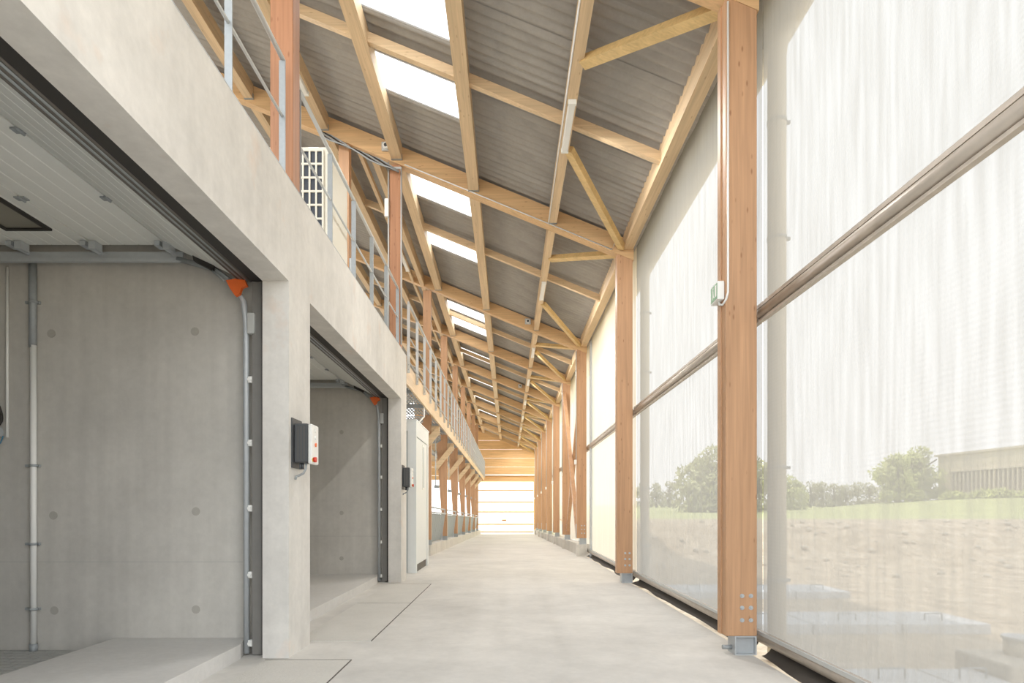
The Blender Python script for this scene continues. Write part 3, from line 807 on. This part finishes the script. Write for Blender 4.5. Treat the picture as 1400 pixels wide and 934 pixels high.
def spot(x, y, lab):
    t = thing('spot_light', lab, 'light fitting', (x, y, zrb(x) + 0.12), 'small rafter spot lights')
    z = zrb(x) + 0.16
    b = B(); box(b, x - 0.09, x + 0.09, y - 0.05, y, z - 0.02, z + 0.15); bev(b, 0.008); obj('housing', b, 'rail', t)
    b = B(); tube(b, [(x, y - 0.10, z + 0.06), (x, y - 0.05, z + 0.06)], 0.06, 14); obj('lens_ring', b, 'white', t)
    b = B(); tube(b, [(x, y - 0.103, z + 0.06), (x, y - 0.099, z + 0.06)], 0.035, 12); obj('lens', b, 'darkbox', t)
spot(-2.35, 12.0, 'small spot light on the first full rafter near the walkway post')
spot(0.60, 19.1, 'small spot light on the second full rafter beside the lowest purlin')
spot(0.55, 29.1, 'small spot light on the fourth full rafter beside the lowest purlin')

# outdoor condensing unit on the walkway
t = thing('outdoor_unit', 'tall cream outdoor condensing unit with grille standing on the walkway', 'air conditioner', (-2.9, 9.0, 4.55))
x0, x1, y0, y1, z0, z1 = -3.35, -2.46, 8.57, 9.5, 4.55, 6.43
b = B(); box(b, x0, x1, y0 + 0.03, y1, z0 + 0.06, z1); bev(b, 0.012); obj('casing', b, 'cream', t)
b = B(); box(b, x0 + 0.06, x1 - 0.10, y0 + 0.02, y0 + 0.035, z0 + 0.12, z1 - 0.06); obj('coil', b, 'coil', t)
for k in range(10):
    z = z0 + 0.12 + k * (z1 - 0.06 - z0 - 0.12) / 9
    b = B(); box(b, x0 + 0.05, x1 - 0.09, y0, y0 + 0.02, z - 0.013, z + 0.013); obj('grille_bar', b, 'cream', t)
for k in range(9):
    x = x0 + 0.06 + k * (x1 - 0.10 - x0 - 0.06) / 8
    b = B(); box(b, x - 0.012, x + 0.012, y0 + 0.001, y0 + 0.021, z0 + 0.12, z1 - 0.06); obj('grille_bar', b, 'cream', t)
for y in (y0 + 0.1, y1 - 0.16):
    b = B(); box(b, x0, x1, y, y + 0.06, z0, z0 + 0.06); obj('foot', b, 'galvd', t)
b = B(); box(b, -3.28, -3.08, 12.01, 12.19, 4.55, zrb(-3.08) - 0.002); tag(obj('inner_post', b, 'glulamZ'), 'timber post on the walkway behind the outdoor unit', 'post')
t = thing('pipe_stand', 'pair of grey pipes rising behind the outdoor unit', 'pipes', (-2.7, 10.1, 4.55))
for k in range(3):
    b = B(); tube(b, [(-2.75 + 0.09 * k, 10.15, 4.55), (-2.75 + 0.09 * k, 10.15, 5.75 - 0.12 * k)], 0.03, 10); obj('pipe', b, 'galv', t)

# white booth
t = thing('utility_booth', 'white panelled utility booth with a tall door beyond the concrete wall', 'booth', (-2.7, 14.9, 0))
x0, x1, y0, y1, zt = -3.6, -2.05, 13.84, 15.98, 3.40
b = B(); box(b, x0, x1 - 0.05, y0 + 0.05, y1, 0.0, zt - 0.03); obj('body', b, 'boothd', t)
b = B(); box(b, x1 - 0.19, x1, y0, y0 + 0.13, 0.0, zt); obj('corner_post', b, 'booth', t)
b = B(); box(b, x1 - 0.1, x1, y1 - 0.22, y1, 0.0, zt); obj('corner_post', b, 'booth', t)
b = B(); box(b, x1 - 0.1, x1, y0 + 0.13, y1 - 0.22, zt - 0.34, zt); obj('head_rail', b, 'booth', t)
b = B(); box(b, x0, x1 - 0.19, y0 + 0.01, y0 + 0.05, zt - 0.22, zt); obj('head_rail', b, 'booth', t)
b = B(); box(b, x0, x1 + 0.01, y0 - 0.01, y1 + 0.01, zt, zt + 0.03); obj('roof_panel', b, 'booth', t)
b = B(); box(b, x1 - 0.05, x1 - 0.015, y0 + 0.14, y1 - 0.23, 0.18, zt - 0.35); d_ = obj('booth_door', b, 'booth', t)
b = B(); box(b, x1 - 0.016, x1 - 0.008, 14.92, 15.24, 1.9, 2.98); f = obj('window_frame', b, 'panel', d_)
b = B(); box(b, x1 - 0.009, x1 - 0.005, 14.97, 15.19, 1.95, 2.93); obj('window_pane', b, 'boothd', d_)
b = B(); box(b, x1 - 0.052, x1 - 0.04, y0 + 0.14, y1 - 0.23, 0.0, 0.18); obj('threshold_shade_strip', b, 'ribs', t)  # dark strip standing in for the shade under the door
conduit('booth_conduit', [(-2.16, 15.0, 3.43), (-2.16, 15.0, 3.52), (-2.14, 15.5, 3.7), (-2.13, 15.7, 3.76), (-2.13, 15.72, 4.25)], 0.02, 'white', 'white conduit bending from the booth roof up to the walkway')

# feed barrier on the left between the posts
for i in range(3, len(FR) - 2):
    ya, yb = FR[i] + 0.22, FR[i+1] - 0.02
    zb = zfl((ya + yb)/2)
    t = thing('feed_barrier', 'grey panelled barrier between left posts, %s from the camera' % ORD[i - 3], 'barrier', (-2.5, (ya + yb)/2, zb + 0.35), 'feed barriers on the left plinth')
    for r, (dx, z) in enumerate(((0.0, 1.52), (0.03, 1.36))):
        b = B(); tube(b, [(-2.46 + dx, ya, z + zfl(ya)), (-2.46 + dx, yb, z + zfl(yb))], 0.03, 8); obj('top_rail', b, 'galv', t)
    nb = 8
    for k in range(nb):
        y0_ = ya + 0.08 + (yb - ya - 0.16) * k / nb; y1_ = y0_ + (yb - ya - 0.16) / nb - 0.02
        b = B(); z_ = zfl(y0_); prism(b, [(-2.62, z_ + 0.38), (-2.60, z_ + 0.38), (-2.44, z_ + 1.32), (-2.46, z_ + 1.32)], 'Y', y0_, y1_); obj('barrier_slat', b, 'greypanel', t)
    for y in (ya + 0.05, yb - 0.05):
        b = B(); prism(b, [(-2.64, zfl(y) + 0.342), (-2.58, zfl(y) + 0.342), (-2.42, zfl(y) + 1.5), (-2.47, zfl(y) + 1.5)], 'Y', y - 0.02, y + 0.02); obj('barrier_post', b, 'galv', t)
    ym = (ya + yb) / 2 + 0.8
    t = thing('drop_pipe', 'thin pipe dropping from the walkway to a small tap box, %s from the camera' % ORD[i - 3], 'pipe', (-2.62, ym, 2.2), 'drop pipes under the walkway')
    b = B(); tube(b, [(-2.63, ym, 4.33), (-2.63, ym, 2.3)], 0.02, 8); obj('pipe', b, 'rail', t)
    b = B(); box(b, -2.68, -2.50, ym - 0.06, ym + 0.06, 2.2, 2.32); bev(b, 0.01); obj('tap_box', b, 'galvd', t)
b = B(); tube(b, [(-2.90, 16.2, 3.62), (-2.90, 52, 3.62)], 0.08, 12)
tag(obj('supply_pipe', b, 'galv'), 'long galvanised supply pipe under the walkway beside the left posts', 'pipe')

# fittings on the near room wall
yw = 6.15
t = thing('wall_conduit', 'thick grey conduit with clamps down the near room wall', 'conduit', (-4.66, yw - 0.04, 0.02))
b = B(); tube(b, [(-4.66, yw - 0.05, 0.03), (-4.66, yw - 0.05, 3.02)], 0.028, 12); obj('pipe', b, 'white', t)
b = B(); tube(b, [(-4.67, yw - 0.045, 3.0), (-4.67, yw - 0.045, 3.88)], 0.034, 12); obj('upper_sleeve', b, 'galvd', t)
b = B(); tube(b, [(-4.66, yw - 0.05, 0.0), (-4.66, yw - 0.05, 0.09)], 0.036, 12); obj('foot_cap', b, 'galvd', t)
for z in (0.43, 1.07, 1.84, 2.95 + 0.5):
    b = B(); box(b, -4.76, -4.62, yw - 0.03, yw - 0.001, z - 0.012, z + 0.012); tube(b, [(-4.66, yw - 0.05, z - 0.012), (-4.66, yw - 0.05, z + 0.012)], 0.036, 12); obj('clamp', b, 'galvd', t)
conduit('wall_conduit', [(-4.94, yw - 0.02, 3.8), (-4.94, yw - 0.02, 2.12)], 0.013, 'white', 'thin white conduit on the near room wall at the left edge')
t = thing('wall_socket', 'grey round socket box with blue lead on the near room wall', 'socket', (-5.03, yw - 0.05, 2.1))
b = B(); tube(b, [(-5.09, yw - 0.06, 2.17), (-4.985, yw - 0.06, 2.17)], 0.05, 14); obj('body', b, 'galv', t)
b = B(); tube(b, [(-5.04, yw - 0.06, 2.17), (-5.02, yw - 0.06, 2.17)], 0.054, 14); obj('ring', b, 'rail', t)
b = B(); tube(b, [(-4.965, yw - 0.04, 2.13), (-4.975, yw - 0.06, 2.06), (-5.02, yw - 0.07, 2.02), (-5.1, yw - 0.07, 2.0), (-5.16, yw - 0.06, 2.03)], 0.006, 6); obj('lead', b, 'blue', t)
b = B(); tube(b, [(-5.06 + 0.085 * math.cos(q), yw - 0.05 - 0.01 * math.sin(3 * q), 2.34 + 0.13 * math.sin(q)) for q in [2 * math.pi * k / 24 for k in range(25)]], 0.014, 8)
tube(b, [(-5.07 + 0.06 * math.cos(q), yw - 0.07 - 0.01 * math.sin(3 * q), 2.31 + 0.11 * math.sin(q)) for q in [2 * math.pi * k / 24 for k in range(25)]], 0.014, 8)
tag(obj('hose_coil', b, 'dark'), 'black coiled hose hanging on the near room wall at the left edge', 'hose')

# ================================================================== OUTSIDE
def terr(x, y):
    yb = 20.0 - 0.9 * (x - 5.5)
    yb = max(14.4, min(yb, 22.5)) + 0.5 * noise.noise(Vector((x * 0.3, 2, 0)))
    s = (y - yb) / 6.0
    s = max(0.0, min(1.0, s)); s = s * s * (3 - 2 * s)
    z = -0.12 + s * 1.10
    z += max(0, y - 40) * 0.012
    d = math.hypot((x - 62) / 26.0, (y - 66) / 34.0)
    z += 2.0 * max(0.0, 1 - d) ** 0.7 if d < 1 else 0
    r = 0.025 + 0.34 * math.sin(math.pi * s) ** 0.8 if y < 45 else 0.05
    z += r * (0.6 * noise.noise(Vector((x * 0.9, y * 0.9, 0))) + 0.5 * noise.noise(Vector((x * 2.3, y * 2.3, 4))))
    return z
def grid(xs, ys, mat, name):
    b = B(); g = [[b.verts.new((x, y, terr(x, y))) for x in xs] for y in ys]
    for a, c_ in zip(g, g[1:]):
        for i in range(len(xs) - 1):
            f = b.faces.new((a[i], a[i+1], c_[i+1], c_[i])); f.smooth = True
    return obj(name, b, mat)
def rng(a, b_, d):
    k = max(1, int(round((b_ - a) / d))); return [a + (b_ - a) * i / k for i in range(k + 1)]
xs = rng(2.36, 16, 0.22) + rng(16, 40, 0.6)[1:]
struct(grid(xs, rng(-12, 12, 0.6) + rng(12, 25, 0.22)[1:] + rng(25, 30, 0.5)[1:], 'gravel', 'ground_gravel'), 'sunlit gravel yard and earth bank outside the screens')
struct(grid(rng(2.36, 40, 2) + rng(40, 200, 8)[1:], rng(30, 60, 2) + rng(60, 240, 8)[1:], 'grass', 'ground_meadow'), 'green meadow beyond the earth bank')
struct(grid(rng(40, 200, 8), rng(-60, 30, 6), 'grass', 'ground_field'), 'green field to the right of the yard')
b = B(); box(b, -220, 2.36, 56.5, 240, -0.95, -0.75); struct(obj('ground_beyond_gate', b, 'gravel'), 'gravel yard behind the far gate')
b = B(); box(b, -220, -20, -60, 56.5, -0.4, -0.2); struct(obj('ground_left', b, 'gravel'), 'gravel yard on the far left side of the building')
b = B(); box(b, -20, 2.36, -60, -4, -0.3, -0.02); struct(obj('ground_entrance', b, 'floor'), 'paved yard in front of the open entrance')
b = B(); box(b, 2.36, 200, -60, -12, -0.4, -0.14); struct(obj('ground_front', b, 'gravel'), 'gravel yard in front of the building')

# stones on the bank
b = B()
for k in range(260):
    x = random.uniform(4, 30); y = random.uniform(14, 24); s = random.uniform(0.03, 0.11)
    mtx = Matrix.Translation((x, y, terr(x, y) + s * 0.3)) @ Matrix.Rotation(random.random() * 6, 4, 'Z') @ Matrix.Diagonal((s, s * random.uniform(0.6, 1.3), s * 0.7, 1))
    bmesh.ops.create_icosphere(b, subdivisions=1, radius=1.0, matrix=mtx)
o = obj('rubble', b, 'stone'); o['kind'] = 'stuff'; tag(o, 'pale stones scattered over the earth bank outside', 'stones')

# pit cover slabs with lifting handles
def covers(y0, y1, xs, lab):
    for k, (a, c_) in enumerate(zip(xs, xs[1:])):
        t = thing('cover_slab', lab % ['nearest the building', 'second from the building', 'third from the building', 'farthest from the building'][k], 'slab', ((a + c_)/2, (y0 + y1)/2, -0.14), 'pit cover slabs')
        b = B(); box(b, a + 0.008, c_ - 0.008, y0, y1, -0.2, 0.0); bev(b, 0.008); obj('concrete', b, 'cover', t)
        x = (a + c_) / 2 + 0.02; y = y0 + 0.28
        b = B(); tube(b, [(x - 0.11, y, -0.005), (x - 0.11, y, 0.075), (x - 0.10, y, 0.085), (x + 0.10, y, 0.085), (x + 0.11, y, 0.075), (x + 0.11, y, -0.005)], 0.008, 8); obj('handle', b, 'galvd', t)
covers(7.65, 8.6, [2.7, 3.75, 4.85, 5.95], 'pale pit cover with handle in the nearer row, %s')
covers(10.7, 11.75, [2.7, 3.8, 4.95, 5.9], 'pale pit cover with handle in the farther row, %s')
covers(4.9, 5.5, [2.75, 3.6, 4.1], 'pale pit cover at the bottom right of the photo, %s')
t = thing('pump_chamber', 'low concrete chamber with round lid and hose outside at bottom right', 'chamber', (4.5, 5.4, -0.2))
b = B(); box(b, 4.12, 5.6, 5.1, 5.75, -0.2, 0.12); bev(b, 0.015); obj('chamber', b, 'stone', t)
b = B(); tube(b, [(4.55, 5.5, 0.12), (4.55, 5.5, 0.26)], 0.14, 20); obj('riser', b, 'pipe', t)
b = B(); tube(b, [(4.55, 5.5, 0.26), (4.55, 5.5, 0.285)], 0.155, 20); obj('lid', b, 'cover', t)
b = B(); tube(b, [(4.72 + 0.22 - 0.22 * math.cos(q), 5.5, 0.15 + 0.25 * math.sin(q)) for q in [math.pi * k / 12 for k in range(13)]], 0.018, 8); obj('hose', b, 'stone', t)

# trees
def tree(name, lab, x, y, h, r, leaf, n, base=None, tall=1.0):
    z0 = terr(x, y) - 0.1 if base is None else base
    t = thing(name, lab, 'tree', (x, y, z0), 'trees beyond the yard')
    rnd = random.Random(int(x * 100 + y))
    b = B(); tube(b, [(x, y, z0), (x + 0.02 * h, y, z0 + h * 0.35), (x, y, z0 + h * 0.75)], 0.03 * h, 8)
    for k in range(6):
        a = k * 1.05; tube(b, [(x, y, z0 + h * (0.25 + 0.06 * k)), (x + r * 0.6 * math.cos(a), y + r * 0.6 * math.sin(a), z0 + h * (0.45 + 0.06 * k))], 0.012 * h, 6)
    obj('trunk', b, 'bark', t)
    lobes = []
    for k in range(11):
        a = rnd.random() * 6.283; q = rnd.random() ** 0.5 * 0.62 * r
        lobes.append((Vector((x + q * math.cos(a), y + q * math.sin(a), z0 + h * rnd.uniform(0.12, 0.82))), r * rnd.uniform(0.35, 0.55)))
    lobes.append((Vector((x, y, z0 + h * 0.85)), r * 0.4))
    for k in range(3): lobes.append((Vector((x + r * (k - 1) * 0.55, y - r * 0.3, z0 + h * 0.14)), r * 0.34))
    b = B(); s = 0.05 * r + 0.06
    for k in range(n):
        c_, rr = lobes[rnd.randrange(len(lobes))]
        d = Vector((rnd.gauss(0, 1), rnd.gauss(0, 1), rnd.gauss(0, 1))).normalized()
        p = c_ + Vector((d.x, d.y, d.z * 0.8 * tall)) * rr * rnd.uniform(0.6, 1.05)
        u = Vector((rnd.gauss(0, 1), rnd.gauss(0, 1), rnd.gauss(0, 1))).normalized(); v = u.orthogonal().normalized()
        ss = s * rnd.uniform(0.7, 1.5)
        b.faces.new([b.verts.new(p + u * ss), b.verts.new(p + v * ss * 0.6), b.verts.new(p - u * ss), b.verts.new(p - v * ss * 0.6)])
    o = obj('foliage', b, leaf, t); o['kind'] = 'stuff'
tree('broad_tree', 'broad tree seen through the screen between the first two columns', 20.0, 60, 6.2, 3.9, 'leaf3', 4200)
tree('broad_tree', 'tree half hidden behind the nearest column', 25.8, 64, 5.6, 2.4, 'leaf3', 2600)
tree('young_tree', 'bright green tree left of the weathered barn', 47.0, 75, 6.0, 3.0, 'leaf1', 4200)
tree('young_tree', 'green tree touching the left end of the weathered barn', 52.2, 79, 7.0, 3.4, 'leaf1', 3800)
tree('young_tree', 'small green tree beside the cream downpipe', 36.2, 80, 4.6, 2.2, 'leaf1', 2200)
for k, (px, top) in enumerate(((880, 658), (897, 660), (915, 657), (1060, 662), (1092, 661), (1108, 657), (1124, 658), (1140, 660), (1156, 661), (1172, 658), (1188, 659), (1206, 662))):
    y = 118.0 + (k % 3) * 2; x = (px - 695) / 850 * y; zt = 1.4 + (698 - top) / 850 * y; zb = terr(x, y)
    tree('hedge_tree', 'dull olive tree in the distant row, %s of twelve from the left' % ['leftmost', 'second', 'third', 'fourth', 'fifth', 'sixth', 'seventh', 'eighth', 'ninth', 'tenth', 'eleventh', 'rightmost'][k], x, y, zt - zb, 2.2, 'leaf2', 1500, zb)
# shrubs in front of the barn
for k in range(9):
    y = 74 - k * 3.3; x = 53.2 + 0.12 * k + (k % 2) * 0.8
    z0 = terr(x, y)
    rnd = random.Random(k); b = B()
    for q in range(700):
        d = Vector((rnd.gauss(0, 1), rnd.gauss(0, 1), abs(rnd.gauss(0, 1)))).normalized(); p = Vector((x, y, z0)) + Vector((d.x * 1.7, d.y * 1.6, d.z * 1.0)) * rnd.uniform(0.5, 1)
        u = Vector((rnd.gauss(0, 1), rnd.gauss(0, 1), rnd.gauss(0, 1))).normalized(); v = u.orthogonal().normalized()
        b.faces.new([b.verts.new(p + u * 0.2), b.verts.new(p + v * 0.12), b.verts.new(p - u * 0.2), b.verts.new(p - v * 0.12)])
    tag(obj('shrub', b, 'leaf1'), 'low green shrub at the foot of the weathered barn, %s from its left end' % ORD[k].replace('nearest', 'first'), 'shrub', 'shrubs by the barn')

# weathered barn on the rise
fa, fb = Vector((55.3, 80.0)), Vector((58.2, 52.0))
dr = (fb - fa).normalized(); nr = Vector((dr.y, -dr.x))
if nr.x < 0: nr = -nr
t = thing('weathered_barn', 'weathered timber barn with a slatted opening on the rise outside', 'building', ((fa.x + fb.x)/2, (fa.y + fb.y)/2, 2.6))
zb0, zt0 = 2.6, 8.35
L_ = (fb - fa).length
def fpt(s, o_, z): 
    p = fa + dr * s + nr * o_; return (p.x, p.y, z)
def fbox(bm, s0, s1, o0, o1, z0, z1):
    v = [bm.verts.new(fpt(s, o_, z)) for s, o_, z in ((s0,o0,z0),(s1,o0,z0),(s1,o1,z0),(s0,o1,z0),(s0,o0,z1),(s1,o0,z1),(s1,o1,z1),(s0,o1,z1))]
    for f in ((0,3,2,1),(4,5,6,7),(0,1,5,4),(1,2,6,5),(2,3,7,6),(3,0,4,7)): bm.faces.new([v[i] for i in f])
    bmesh.ops.recalc_face_normals(bm, faces=bm.faces)
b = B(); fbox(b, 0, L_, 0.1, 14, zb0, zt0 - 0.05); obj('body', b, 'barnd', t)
b = B(); fbox(b, -0.3, L_ + 0.3, -0.3, 14.3, zt0 - 0.05, zt0 + 0.2); obj('roof', b, 'barn', t)
for k in range(28):
    s0 = k * L_ / 28
    op = 1.6 < s0 < 18
    b = B()
    if op: fbox(b, s0 + 0.02, s0 + L_/28 - 0.02, -0.02, 0.09, 6.2, zt0 - 0.05)
    else: fbox(b, s0 + 0.02, s0 + L_/28 - 0.02, -0.02, 0.09, zb0, zt0 - 0.05)
    obj('cladding_board', b, 'barn', t)
for k in range(26):
    s0 = 2.3 + k * 0.6
    b = B(); fbox(b, s0, s0 + 0.18, -0.25, -0.1, 3.5, 6.2); obj('slat', b, 'barn', t)
b = B(); fbox(b, 1.9, 18, -0.35, 0.0, 3.35, 3.55); obj('sill', b, 'stone', t)
b = B(); fbox(b, 1.9, 18, -0.35, 0.0, 6.15, 6.3); obj('sill', b, 'stone', t)
